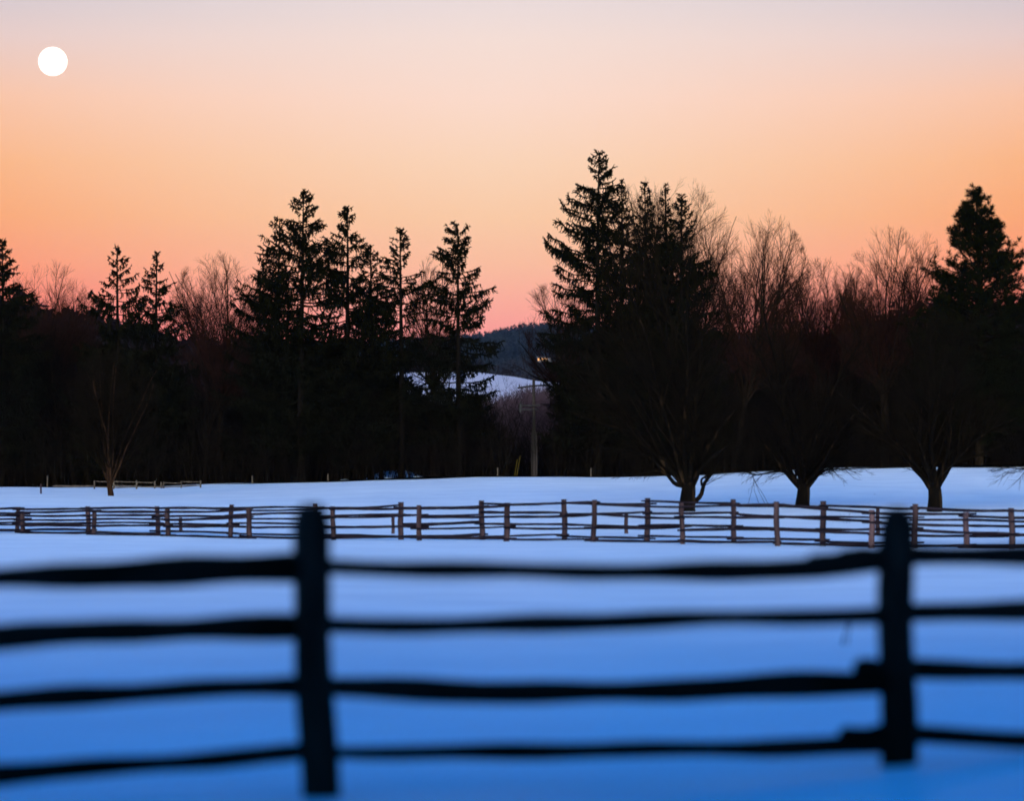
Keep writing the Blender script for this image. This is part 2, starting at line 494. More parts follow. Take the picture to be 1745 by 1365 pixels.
# right bay
for (a0, a1, b0, b1, s) in ((937, 964, 950, 975, -.01), (1034, 1058, 1040, 1070, -.03), (1128, 1156, 1146, 1172, -.02), (1243, 1264, 1280, 1302, .0)):
    nrail(1515, a0, a1, 2570, b0, b1, 16.8, 17.0, s, .05)
lf = Tubes()
lx = at(330, 15.85); lz = zat(1171, 15.85)
lf.add(np.array([[lx - .045, 15.80, lz], [lx - .01, 15.80, lz + .016], [lx + .02, 15.80, lz + .008], [lx + .05, 15.81, lz - .004]]), np.array([.004, .020, .018, .003]), 4)
tag(lf.build("leaf", material("yellow_leaf", (.32, .24, .05), (.20, .14, .03), 20)), "small dry yellow leaf caught on the third rail of the near fence", "leaf")


def mid_fence(name, label, pts, hgt, rr, seed, pale=(), ext=(2, 2)):
    """pts: (photo column, top y, base y) for each post"""
    rng = np.random.default_rng(seed)
    P = []
    for (u, yt, yb) in pts:
        d = F * hgt / (yb - yt)
        P.append([u, yt, yb, d])
    P = np.array(P, float)
    # one smooth line of fence in plan
    c = np.polyfit(P[:, 0], P[:, 3], 2)
    P[:, 3] = np.polyval(c, P[:, 0])
    X = at(P[:, 0], P[:, 3]); Y = P[:, 3]
    Zt = zat(P[:, 1], P[:, 3]); Zb = np.array([gz(x, y) for x, y in zip(X, Y)])
    root = empty(name, (X[len(X) // 2], Y[len(X) // 2], Zb[len(X) // 2]), label, "fence")
    for i in range(len(X)):
        lean = rng.uniform(-.025, .025)
        p = add_post(root, (X[i] - lean, Y[i], Zb[i]), (X[i] + lean, Y[i], Zt[i]), .20 * rng.uniform(.9, 1.08), M_POST_L if i in pale else M_POST_M, rng)
        if i in pale: p['label'] = "paler pinkish brown post"
    for i in range(len(X) - 1):
        h0 = Zt[i] - Zb[i]; h1 = Zt[i + 1] - Zb[i + 1]
        for f in rr:
            f0 = f + rng.uniform(-.04, .04); f1 = f + rng.uniform(-.04, .04)
            dz = rng.uniform(-.02, .07) if rng.random() < .5 else 0
            off = .05 * (1 if i % 2 else -1)
            z0 = Zb[i] + h0 * f0; z1 = Zb[i + 1] + h1 * f1 + dz
            ex = rng.uniform(.05, .35)
            dx = (X[i + 1] - X[i]); k_ = ex / 3
            add_rail(root, (X[i] - dx * k_, Y[i] + off, z0), (X[i + 1] + dx * k_, Y[i + 1] + off, z1), rng.uniform(.038, .056), rng.uniform(.038, .056), M_WOOD_M, rng,
                     sag=rng.uniform(-.02, .05), n=9, wob=.5)
    return root


front = [(-246, 872, 925), (-102, 872, 925), (39, 871, 925), (161, 869, 923), (286, 868, 923), (425, 866, 923), (568, 863, 922), (714, 861, 924), (864, 857, 921), (1012, 852, 918), (1162, 857, 920), (1323, 855, 924),
         (1485, 869, 933), (1646, 873, 937), (1815, 876, 940), (1985, 880, 946)]
back = [(-205, 865, 917), (-87, 865, 917), (31, 864, 917), (151, 863, 918), (269, 863, 919), (394, 860, 918), (537, 858, 917), (683, 856, 916), (821, 853, 913), (962, 851, 911), (1103, 849, 911), (1250, 851, 914), (1402, 854, 917),
        (1559, 859, 924), (1724, 866, 934), (1892, 870, 938)]
mid_fence("split_rail_fence", "front one of the two parallel split rail fences crossing the middle of the snow", front, 1.26, (.06, .36, .64, .91), 11, pale=(12, 13))
mid_fence("split_rail_fence", "rear one of the two parallel split rail fences, closest to the spreading bare trees", back, 1.26, (.10, .38, .66, .90), 23)


def stake(u, yt, yb, d, w_, mat, label, group=None, lean=0.):
    x = at(u, d); z = gz(x, d)
    r = np.random.default_rng(int(u))
    o = empty("fence_stake", (x, d, z), label, "stake", group)
    V0 = add_post(o, (x, d, z), (x + lean, d, zat(yt, d)), w_, mat, r, k=6)
    # a stake is one mesh: unwrap the post to top level
    V0.parent = None; V0.location = o.location; V0.name = "fence_stake"
    tag(V0, label, "stake", group)
    bpy.data.objects.remove(o)
    return V0


stake(308, 882, 917, 128, .15, M_POST_M, "short brown stake between the two middle fences, near the dark rail end at left")
stake(670, 882, 915, 128, .13, M_POST_M, "short thin stake beside the taller post right of the near fence's first post")
stake(1067, 873, 912, 126, .15, M_POST_M, "short brown stake behind the middle fences, just left of the biggest spreading tree")
stake(1495, 864, 914, 122, .15, M_POST_M, "dark stake half hidden behind the near fence's right post")
stake(70, 825, 844, 186, .10, M_POST_M, "lone thin dark stake standing in the snow left of the far paddock fence")
for (u, yt, lab) in ((81, 811, "pale stake at the wood's edge behind the lone snow stake"), (430, 811, "pale thin stake at the wood's edge below the broad spruce cluster"),
                     (559, 808, "pale thin stake at the wood's edge beneath the twin tall spruces"), (848, 797, "pale thin stake at the wood's edge left of the yellow guy guards"),
                     (1007, 798, "pale thin stake at the wood's edge right of the utility pole")):
    stake(u, yt, 0, 204.5, .085, M_STAKE, lab)

# far paddock fence by the wood
ff = empty("paddock_fence", (at(250, 198), 198, gz(at(250, 198), 198)), "small pale paddock fence at the wood's edge behind the young bare tree", "fence")
fp = [(161, 819), (194, 819), (233, 819), (264, 820), (275, 821), (279, 821), (309, 820), (342, 819)]
FX = []
rng = np.random.default_rng(3)
for u, yt in fp:
    x = at(u, 198); FX.append(x)
    add_post(ff, (x, 198, gz(x, 198) - .02), (x, 198, zat(yt, 198)), .10, M_STAKE, rng, k=6)
for a_, b_, ys_ in ((1, 2, (820.5, 827)), (2, 3, (821.5,)), (5, 6, (822.5,)), (6, 7, (820.5,)), (0, 1, (820,))):
    for yy in ys_:
        add_rail(ff, (FX[a_], 197.95, zat(yy, 198)), (FX[b_], 197.95, zat(yy + 1, 198)), .03, .03, M_STAKE, rng, sag=.02, n=6)
for (a_, b_) in ((161, 233), (233, 342)):
    add_rail(ff, (at(a_, 198), 197.9, gz(at(a_, 198), 198) + .12), (at(b_, 198), 197.9, gz(at(b_, 198), 198) + .12), .035, .035, M_STAKE, rng, sag=.02, n=8)
lg = Tubes()
l0 = (at(90, 202), 202, gz(at(90, 202), 202) + .10); l1 = (at(160, 200), 200, gz(at(160, 200), 200) + .13)
V, Q, c = rail_mesh(l0, l1, .07, .06, rng, n=10)
tag(link("log", mesh_data("log", V, [Q, c], M_STAKE)), "long pale log lying along the wood's edge left of the paddock fence", "log")

# ------------------------------------------------------------------ utility pole
dp = 211.5
xp = at(910, dp); zp = gz(xp, dp)
up_ = empty("utility_pole", (xp, dp, zp), "weathered grey utility pole with crossarms in the gap between the trees", "utility pole")
zt = zat(645, dp) - zp
T = Tubes(); T.add(np.array([[.0, 0, -.5], [0, 0, zt * .5], [-.02, 0, zt]]), np.array([.13, .11, .09]), 10, cap=True); T.build("shaft", M_POLE, up_, smooth=False)
for sx_, r_ in ((-.16, .04), (.17, .05)):
    T = Tubes(); T.add(np.array([[sx_, -.10, -.3], [sx_, -.10, 1.4], [sx_ * .9, -.09, 2.85]]), np.array([r_, r_, r_]), 8, cap=True); T.build("cable_guard", M_POLE, up_)
T = Tubes(); z1 = zat(658, dp) - zp
T.add(np.array([[-1.08, -.16, z1 - .13], [0, -.16, z1 + .02], [1.0, -.16, z1 + .06]]), np.array([.06, .06, .06]), 4, cap=True); ca = T.build("crossarm", M_POLE, up_)
T = Tubes(); T.add(np.array([[-.85, -.14, z1 - .12], [-.02, -.14, z1 - .55]]), np.array([.02, .02]), 4); T.build("brace", M_MET, up_)
for xx in (-.95, -.45, .45, .9):
    T = Tubes(); zz = z1 - .05 + (.05 if xx > 0 else -.06)
    T.add(np.array([[xx, -.16, zz + .03], [xx, -.16, zz + .10], [xx, -.16, zz + .16], [xx, -.16, zz + .22]]), np.array([.02, .05, .03, .045]), 8, cap=True)
    T.build("insulator", M_MET, ca)
T = Tubes(); z2 = zat(692, dp) - zp
T.add(np.array([[-.95, -.17, z2], [.38, -.17, z2 + .04]]), np.array([.055, .055]), 4, cap=True)
T.add(np.array([[-.95, -.17, z2 - .25], [.30, -.17, z2 - .22]]), np.array([.045, .045]), 4, cap=True); T.build("crossarm", M_MET, up_)
T = Tubes(); T.add(np.array([[-.88, -.17, z2 - .4], [-.88, -.17, z2 - .35], [-.88, -.17, z2 + .15], [-.88, -.17, z2 + .2]]), np.array([.07, .09, .09, .05]), 10, cap=True); T.build("cutout_fuse", M_MET, up_)
T = Tubes(); T.add(np.array([[-.88, -.17, z2 + .2], [-.95, -.17, z2 + .8], [-.9, -.17, z1 - .5], [-.75, -.16, z1 - .15]]), np.array([.012] * 4), 4); T.build("jumper_wire", M_MET, up_)
for i, (u0, u1, yt) in enumerate(((876.5, 881.5, 783), (880, 886.5, 777))):
    d_ = 210.; x0 = at(u0, d_); x1 = at(u1, d_); zz = gz(x0, d_)
    T = Tubes(); T.add(np.array([[0, 0, -.1], [(x1 - x0), 0, zat(yt, d_) - zz]]), np.array([.024, .024]), 8, cap=True)
    o = T.build("guy_wire_guard", M_YEL); o.location = (x0, d_, zz)
    tag(o, "shorter left one of two slanting yellow guy wire guards beside the utility pole" if i == 0 else "taller right one of two slanting yellow guy wire guards beside the utility pole", "guy guard", "yellow guy wire guards")

# ------------------------------------------------------------------ house on the far hill
def find_d(u, py, a, b):
    best = None
    for d in np.linspace(a, b, 400):
        e = abs(zat(py, d) - far_z(at(u, d), d))
        if best is None or e < best[0]: best = (e, d)
    return best[1]
dh = find_d(926, 616, 2200, 3900)
k = dh / F
hx = at(927, dh); hz = float(far_z(hx, dh)) + 1.0
hs = empty("house", (hx, dh, hz), "small white house with glowing orange windows on the far dark hill", "house")


def box(name, mat, parent, x0, x1, y0, y1, z0, z1):
    V = np.array([[x, y, z] for z in (z0, z1) for x, y in ((x0, y0), (x1, y0), (x1, y1), (x0, y1))], float)
    Q = np.array([[3, 2, 1, 0], [4, 5, 6, 7], [0, 1, 5, 4], [1, 2, 6, 5], [2, 3, 7, 6], [3, 0, 4, 7]])
    return link(name, mesh_data(name, V, [Q], mat), parent)


w0 = 24 * k
box("wall", M_WALL, hs, -w0 * .48, w0 * .12, 0, 8, -3, 5.2 * k)
box("wing", M_WALL, hs, w0 * .12, w0 * .5, .4, 7, -3, 4.0 * k)
V = np.array([[-w0 * .52, -.7, 5.2 * k], [w0 * .15, -.7, 5.2 * k], [w0 * .15, 8.7, 5.2 * k], [-w0 * .52, 8.7, 5.2 * k], [-w0 * .46, 4, 8.5 * k], [w0 * .09, 4, 8.5 * k]])
link("roof", mesh_data("roof", V, [np.array([[0, 1, 5, 4], [2, 3, 4, 5]]), np.array([[1, 2, 5], [3, 0, 4]])], M_ROOF), hs)
for i, (a_, b_) in enumerate(((-.44, -.33), (-.26, -.14), (-.10, .0), (.03, .11))):
    box("window", M_WIN, hs, a_ * w0, b_ * w0, -.05, -.01, .3 * k, 4.0 * k)
box("window", M_WIN, hs, .2 * w0, .27 * w0, .3, .39, 1.4 * k, 3.0 * k)

# ------------------------------------------------------------------ bare trees


def unit(v): return v / (np.linalg.norm(v, axis=-1, keepdims=True) + 1e-9)


def grow(start, dirs, lens, r0, r1, n, wander, up, rng):
    M_ = len(start); P = np.zeros((M_, n, 3)); P[:, 0] = start
    d = dirs.copy(); st = (lens / (n - 1))[:, None]
    for i in range(1, n):
        d = unit(d + rng.normal(0, wander, (M_, 3)) + np.array([0, 0, up]))
        P[:, i] = P[:, i - 1] + d * st
    t = np.linspace(0, 1, n)
    R = r0[:, None] * (1 - t) + r1[:, None] * t
    return P, R


def kids(P, R, lens, per, t0, t1, ang, ratio, rng, env=None, tip=True):
    M_, n, _ = P.shape
    idx = np.repeat(np.arange(M_), per)
    t = rng.uniform(t0, t1, len(idx))
    f = t * (n - 1); i = np.clip(f.astype(int), 0, n - 2); fr = (f - i)[:, None]
    s = P[idx, i] * (1 - fr) + P[idx, i + 1] * fr
    tan = unit(P[idx, i + 1] - P[idx, i])
    rnd = unit(rng.normal(0, 1, (len(idx), 3)))
    side = unit(rnd - tan * (rnd * tan).sum(1, keepdims=True))
    a = np.clip(rng.normal(ang, ang * .22, len(idx)), .1, 1.5)[:, None]
    d = unit(tan * np.cos(a) + side * np.sin(a))
    ln = lens[idx] * ratio * rng.uniform(.6, 1.15, len(idx)) * (1.15 - .6 * t)
    rr = R[idx, i] * (1 - fr[:, 0]) + R[idx, i + 1] * fr[:, 0]
    if env is not None:
        c, rad = env
        o = (s - c) / rad; dd = d / rad
        A = (dd**2).sum(1); B = (o * dd).sum(1); C = (o**2).sum(1) - 1
        disc = np.maximum(B * B - A * C, 0)
        dist = (-B + np.sqrt(disc)) / A
        ln = np.minimum(ln, np.maximum(dist * rng.uniform(.8, 1.12, len(idx)), .12))
        g = dist > .28
        s, d, ln, rr = s[g], d[g], ln[g], rr[g]
    return s, d, ln, rr


def bare_tree_mesh(H, cx, cz, rx, rz, tr, trunk_h, n_limb, seed, spread=.55, dens=1.0, lean=0., twig_r=.006, levels=4, central=False, extra=None, droop=.0, twigmat=None):
    rng = np.random.default_rng(seed)
    trunk = Tubes(); crown = Tubes()
    c = np.array([cx, 0, cz]); rad = np.array([rx, min(rx, rx), rz]); env = (c, rad)
    t = np.linspace(0, 1, 8)
    P = np.stack([lean * trunk_h * t + .04 * np.sin(t * 5 + seed), .03 * np.sin(t * 6), -.4 + (trunk_h + .4) * t], -1)
    R = tr * (1.25 - .35 * t); R[0] *= 1.35; R[1] *= 1.05; R[-1] *= .95
    trunk.add(P, R, 10)
    top = P[-1]
    az_ = np.arange(n_limb) * 2.4 + rng.uniform(0, .6, n_limb)
    inc = spread * rng.uniform(.02, 1, n_limb) ** .75; 
    d = np.stack([np.sin(inc) * np.cos(az_) + lean, np.sin(inc) * np.sin(az_), np.cos(inc)], -1); d = unit(d)
    s = top[None] + np.stack([np.cos(az_) * .12 * tr, np.sin(az_) * .12 * tr, -rng.uniform(0, .45, n_limb) * min(trunk_h, 2)], -1)
    o = (s - c) / rad; dd = d / rad
    A = (dd**2).sum(1); B = (o * dd).sum(1); C_ = (o**2).sum(1) - 1
    ln = (-B + np.sqrt(np.maximum(B * B - A * C_, 0))) / A * rng.uniform(.85, 1.0, n_limb)
    if central: d[0] = unit(np.array([lean, 0, 1.])); ln[0] = H - trunk_h
    r0 = tr * rng.uniform(.34, .55, n_limb) * min(1, (13 / n_limb)**.5)
    P1, R1 = grow(s, d, ln, r0, r0 * .12 + .008, 16, .06, .004, rng)
    trunk.add(P1, R1, 7)
    s, d, l2, rr = kids(P1, R1, ln, int(12 * dens), .10, .97, .50, .55, rng, env)
    rr = np.minimum(rr * .6, .012 + l2 * .013)
    P2, R2 = grow(s, d, l2, rr, rr * .2 + .003, 9, .08, .022 - droop, rng)
    crown.add(P2, R2, 5)
    s, d, l3, rr = kids(P2, R2, l2, int(8 * dens), .12, .98, .50, .55, rng, env)
    rr = np.minimum(rr * .6, .006 + l3 * .010)
    P3, R3 = grow(s, d, l3, rr, rr * .25 + .002, 6, .08, .035 - droop, rng)
    crown.add(P3, R3, 3)
    s, d, l4, rr = kids(P3, R3, l3, int(5 * dens), .15, 1., .5, .65, rng, env)
    l4 = np.minimum(np.maximum(l4, .25), 1.2)
    rr = np.full(len(s), twig_r)
    P4, R4 = grow(s, d, l4, rr, rr * .6, 4, .07, .06 - droop, rng)
    crown.add(P4, R4, 3)
    if extra: extra(trunk, crown, rng)
    return trunk.data("trunk", M_BARK, True), crown.data("crown", twigmat or M_TWIG)


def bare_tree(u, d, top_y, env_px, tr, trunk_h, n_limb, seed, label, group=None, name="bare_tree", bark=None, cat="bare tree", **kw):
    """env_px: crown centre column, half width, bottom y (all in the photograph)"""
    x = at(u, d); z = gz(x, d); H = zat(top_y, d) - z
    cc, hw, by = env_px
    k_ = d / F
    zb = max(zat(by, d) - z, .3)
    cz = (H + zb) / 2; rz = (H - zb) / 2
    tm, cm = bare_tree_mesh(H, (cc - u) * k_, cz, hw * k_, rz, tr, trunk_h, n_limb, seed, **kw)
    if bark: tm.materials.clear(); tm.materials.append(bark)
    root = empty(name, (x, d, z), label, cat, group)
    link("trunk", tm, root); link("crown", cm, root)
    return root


def t1_extra(trunk, crown, rng):
    def limb(tb, pts, r0, r1):
        pts = np.array(pts, float); tt = np.linspace(0, 1, len(pts)); q = np.linspace(0, 1, 14)
        P = np.stack([ip(q, tt, pts[:, i]) for i in range(3)], -1); R = r0 * (1 - q) + r1 * q
        tb.add(P, R, 7)
        s, d, l, rr = kids(P[None], R[None], np.array([np.linalg.norm(pts[-1] - pts[0])]), 16, .35, 1, .6, .45, rng)
        rr = np.minimum(rr * .5, .02)
        P2, R2 = grow(s, d, l, rr, rr * .2, 7, .09, .03, rng); crown.add(P2, R2, 4)
        s, d, l, rr = kids(P2, R2, l, 6, .2, 1, .6, .5, rng); P3, R3 = grow(s, d, l, np.full(len(s), .008), np.full(len(s), .004), 4, .1, .03, rng); crown.add(P3, R3, 3)
    k_ = 148 / F
    q = lambda u, y, dy=0: ((u - 1172) * k_, dy, (875 - y) * k_)
    limb(trunk, [q(1166, 832), q(1150, 828), q(1136, 812), q(1118, 806), q(1090, 812), q(1062, 815)], .12, .02)
    limb(trunk, [q(1136, 814), q(1125, 800), q(1100, 780), q(1050, 768), q(1010, 770)], .08, .012)
    limb(trunk, [q(1180, 862), q(1194, 848), q(1200, 828), q(1212, 812), q(1222, 796), q(1236, 770)], .12, .03)
    limb(trunk, [q(1196, 832), q(1196, 820), q(1210, 812), q(1216, 800)], .06, .03)


def t1_hang(trunk, crown, rng):
    t1_extra(trunk, crown, rng)
    k_ = 148 / F
    q = lambda u, y: ((u - 1172) * k_, -.4, (875 - y) * k_)
    for pts in ([(1215, 775), (1262, 766), (1275, 800), (1284, 822), (1274, 862)], [(1270, 790), (1283, 818), (1292, 842), (1303, 864)], [(1283, 818), (1284, 840), (1292, 862)], [(1283, 822), (1300, 848), (1307, 862)]):
        P = np.array([q(*p) for p in pts]); crown.add(P, np.full(len(P), .011), 3)


def low_limbs(u0, y0, d, lst):
    def f(trunk, crown, rng):
        k_ = d / F
        for pts, r0, r1 in lst:
            pts = np.array([((u - u0) * k_, rng.uniform(-.2, .2), (y0 - y) * k_) for u, y in pts]); tt = np.linspace(0, 1, len(pts)); q = np.linspace(0, 1, 12)
            P = np.stack([ip(q, tt, pts[:, i]) for i in range(3)], -1); R = r0 * (1 - q) + r1 * q
            trunk.add(P, R, 7)
            s, dd, l, rr = kids(P[None], R[None], np.array([np.linalg.norm(pts[-1] - pts[0])]), 22, .3, 1, .55, .5, rng)
            rr = np.minimum(rr * .5, .016)
            P2, R2 = grow(s, dd, l, rr, rr * .2, 7, .09, .0, rng); crown.add(P2, R2, 4)
            s, dd, l, rr = kids(P2, R2, l, 7, .2, 1, .6, .5, rng); P3, R3 = grow(s, dd, l, np.full(len(s), .008), np.full(len(s), .004), 4, .1, .0, rng); crown.add(P3, R3, 3)
    return f


bare_tree(1172, 148, 300, (1108, 158, 845), .33, 1.35, 13, 41, "largest spreading bare tree with a pale scar on its trunk, behind the middle fence", bark=M_BARKL,
          name="spreading_tree", spread=.75, dens=1.15, extra=t1_hang, twig_r=.007)
bare_tree(1368, 155, 430, (1385, 120, 840), .30, 1.3, 11, 42, "spreading bare tree with low limbs, middle one of the three by the fence", name="spreading_tree", bark=M_BARKL, spread=.85, dens=1.1,
          extra=low_limbs(1368, 865, 155, [([(1360, 826), (1348, 812), (1325, 806), (1290, 812), (1270, 806)], .09, .012), ([(1372, 824), (1390, 806), (1405, 800), (1430, 795)], .10, .015), ([(1374, 830), (1395, 812), (1412, 803), (1440, 802), (1470, 800)], .08, .012)]))
bare_tree(1592, 150, 520, (1600, 165, 835), .31, 1.45, 11, 43, "spreading bare tree with a forked trunk, right of the near fence's right post", name="spreading_tree", bark=M_BARKL, spread=.95, dens=1.1,
          extra=low_limbs(1592, 870, 150, [([(1585, 830), (1572, 812), (1558, 797), (1540, 775), (1515, 740)], .14, .03), ([(1600, 826), (1610, 806), (1618, 795), (1650, 760), (1700, 720)], .12, .02)]))
bare_tree(188, 180, 585, (192, 85, 842), .15, .75, 18, 44, "slender young bare tree with upswept twigs and an orange brown trunk", name="young_tree", bark=material("orange_bark", (.008, .005, .003), (.028, .014, .008), 6, stretch=(1, 1, .2)), spread=.55, dens=1.0,
          central=True)
bare_tree(1872, 150, 520, (1900, 140, 780), .3, 2.2, 9, 45, "bare tree mostly beyond the right edge, its low twigs over the snow", name="spreading_tree", spread=.9, dens=.8,
          extra=low_limbs(1872, 870, 150, [([(1860, 800), (1800, 780), (1745, 795), (1716, 793)], .07, .008)]))

# bare trees against the glow, at the edge of the wood
SKY = [
    (375, 216, 424, (368, 90, 700), .24, 5.6, 26, 51, "round crowned bare tree glowing between the pair of drooping spruces and the spruce cluster", dict(spread=.85)),
    (66, 222, 440, (84, 92, 700), .20, 5.0, 28, 52, "bare tree behind the dark evergreen at the photo's left edge", dict(spread=.75)),
    (738, 214, 430, (738, 54, 700), .19, 6.0, 14, 53, "narrow bare tree standing between two sparse spruces left of the gap", dict(spread=.5)),
    (1150, 222, 296, (1166, 108, 700), .28, 5.5, 34, 54, "tall fan shaped bare tree rising behind the tallest spruce cluster", dict(spread=.50)),
    (1246, 214, 350, (1300, 96, 720), .24, 5.0, 24, 55, "bare tree with branches sweeping up to the right, beside the spruce cluster", dict(spread=.48, lean=.16)),
    (1508, 214, 374, (1506, 92, 700), .27, 5.5, 26, 56, "upright bare tree with a dark straight trunk left of the white pine", dict(spread=.62, central=True)),
    (1585, 218, 385, (1574, 56, 700), .16, 6.0, 12, 57, "thin leaning bare tree touching the white pine's left side", dict(spread=.42, lean=-.03)),
    (1402, 220, 436, (1398, 94, 720), .22, 5.0, 22, 58, "broad bare tree with crossing limbs above the middle spreading tree", dict(spread=.75)),
    (1352, 226, 458, (1350, 72, 720), .17, 5.0, 15, 59, "low bare tree tucked between the sweeping tree and the broad one", dict(spread=.65)),
    (1448, 228, 444, (1450, 68, 720), .17, 5.0, 15, 60, "bare tree just left of the upright one with the dark trunk", dict(spread=.65)),
    (972, 228, 480, (944, 66, 590), .17, 6.5, 14, 61, "faint bare tree spreading left from behind the tallest spruce", dict(spread=.9, lean=-.08)),
    (122, 226, 470, (116, 60, 700), .15, 5.0, 18, 62, "small bare tree left of the drooping spruces", dict(spread=.6)),
    (428, 226, 466, (420, 58, 700), .15, 5.0, 12, 63, "slight bare tree half hidden by the left boughs of the spruce cluster", dict(spread=.6)),
]
for (u, d, ty, e, tr, th, nl, sd_, lab, kw) in SKY:
    bare_tree(u, d, ty, e, tr, th, nl, sd_, lab, twigmat=M_TWIGR, dens=1.03, twig_r=.006, **kw)

# ------------------------------------------------------------------ conifers


def spruce_mesh(H, W, seed, n_br=150, crown_low=.12, power=.8, droop=.35, hang=.5, dens=1.0, gap=.1, fol_r=.035, asym=0., flat_top=False, thin_bot=0., side_cut=None):
    """H height, W half width of the crown at its widest"""
    rng = np.random.default_rng(seed)
    trunk = Tubes(); crown = Tubes()
    t = np.linspace(0, 1, 12)
    wob = .012 * H * np.sin(t * 3 + seed) * t
    tr = H * .013 + .05
    P = np.stack([wob * .5, wob * .3, -.4 + (H + .3) * t], -1)
    trunk.add(P, tr * (1 - t)**.9 + .02, 8)
    n_whorl = max(10, int(n_br / 5)); 
    wz = np.sort(1 - (1 - crown_low) * (np.linspace(0.0, 1, n_whorl) ** 1.05))
    f = np.repeat(wz, 5)[:n_br] + rng.normal(0, .008, min(n_br, len(wz) * 5))
    f = np.clip(f, crown_low * .8, .992)
    keep = rng.random(len(f)) > gap * (1 + thin_bot * (1 - f) * 3)
    f = f[keep]; m = len(f)
    q = 1 - f
    prof = np.minimum(1, (q / .44)) ** power
    if flat_top: prof = np.maximum(prof, np.minimum(1, .42 + q * 1.6))
    clump = 1 + .11 * np.sin(f * 34 + seed) + .08 * np.sin(f * 71 + seed * 2)
    
    ln = W * prof * clump * rng.uniform(.66, 1.10, m) + .12
    az_ = rng.uniform(0, 2 * pi, m)
    ln *= 1 + asym * np.cos(az_)
    incl = np.where(q < (.02 if flat_top else .10), .50, np.where(q < .4, .25, -.05)) + rng.normal(0, .12, m)   # upward angle
    dirs = np.stack([np.cos(az_) * np.cos(incl), np.sin(az_) * np.cos(incl), np.sin(incl)], -1)
    z = f * H; st = np.stack([np.interp(f, t, wob * .5), np.interp(f, t, wob * .3), z], -1)
    n = 9; s = np.linspace(0, 1, n)
    P = st[:, None] + dirs[:, None] * (ln[:, None] * s)[..., None]
    lowf = np.clip(q * 1.6, .15, 1)
    P[:, :, 2] += (-droop * lowf[:, None] * ln[:, None] * (s * (1 - s) * 1.6)) + .10 * ln[:, None] * s**3 * lowf[:, None]
    P += rng.normal(0, .03, P.shape) * s[None, :, None] * ln[:, None, None] * .6
    R = (.012 + .012 * ln)[:, None] * (1 - s * .75)
    crown.add(P, R, 4)
    lt = np.linspace(.95, 1.0, 5)
    crown.add(np.stack([np.interp(lt, t, wob * .5), np.interp(lt, t, wob * .3), lt * H], -1), np.array([.05, .06, .05, .035, .012]), 4)
    # needled sprays along each branch: side sprays and hanging sprays
    per = np.maximum(3, (ln * 13 * dens)).astype(int)
    idx = np.repeat(np.arange(m), per)
    tt = rng.beta(1.6, 1.0, len(idx)) * .92 + .08
    fi = tt * (n - 1); i = np.clip(fi.astype(int), 0, n - 2); fr = (fi - i)[:, None]
    s0 = P[idx, i] * (1 - fr) + P[idx, i + 1] * fr
    tan = unit(P[idx, i + 1] - P[idx, i])
    sd2 = unit(np.cross(tan, [0, 0, 1.])) * rng.choice([-1, 1], len(idx))[:, None]
    hg = (rng.random(len(idx)) < hang)[:, None]
    d = np.where(hg, unit(tan * .35 + sd2 * .35 * rng.uniform(0, 1, (len(idx), 1)) + np.array([0, 0, -1.])), unit(tan * .9 + sd2 * rng.uniform(.4, 1.1, (len(idx), 1)) + np.array([0, 0, .05])))
    l = rng.uniform(.18, .62, len(idx)) * (1.15 - .5 * tt) * np.clip(ln[idx] / 1.8, .45, 1.3)
    P2, R2 = grow(s0, d, l, np.full(len(idx), fol_r), np.full(len(idx), fol_r * .35), 4, .14, -.03, rng)
    R2[:, 1] = fol_r * 1.15
    crown.add(P2, R2, 3)
    # needles on the branch itself
    R3 = np.minimum(.05, .03 + ln * .01)[:, None] * np.clip(1.2 - s, .35, 1); k0 = 3
    crown.add(P[:, k0:], R3[:, k0:], 3)
    # finer sprays
    s3, d3, l3, _ = kids(P2, R2, l, 2, .2, 1, .7, .6, rng)
    P4, R4 = grow(s3, d3, np.maximum(l3, .12), np.full(len(s3), fol_r * .8), np.full(len(s3), fol_r * .25), 3, .1, -.03, rng)
    crown.add(P4, R4, 3)
    return trunk.data("trunk", M_BARKD, True), crown.data("crown", M_NEEDLE)


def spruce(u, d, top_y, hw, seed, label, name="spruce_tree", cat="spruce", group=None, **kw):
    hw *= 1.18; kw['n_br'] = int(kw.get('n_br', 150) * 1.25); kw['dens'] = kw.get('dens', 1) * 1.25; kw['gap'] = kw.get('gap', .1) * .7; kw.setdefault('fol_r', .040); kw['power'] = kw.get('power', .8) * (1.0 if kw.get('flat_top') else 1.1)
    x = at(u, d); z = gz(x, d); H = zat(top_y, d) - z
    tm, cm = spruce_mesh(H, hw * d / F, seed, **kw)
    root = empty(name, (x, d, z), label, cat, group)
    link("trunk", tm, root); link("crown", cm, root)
    return root


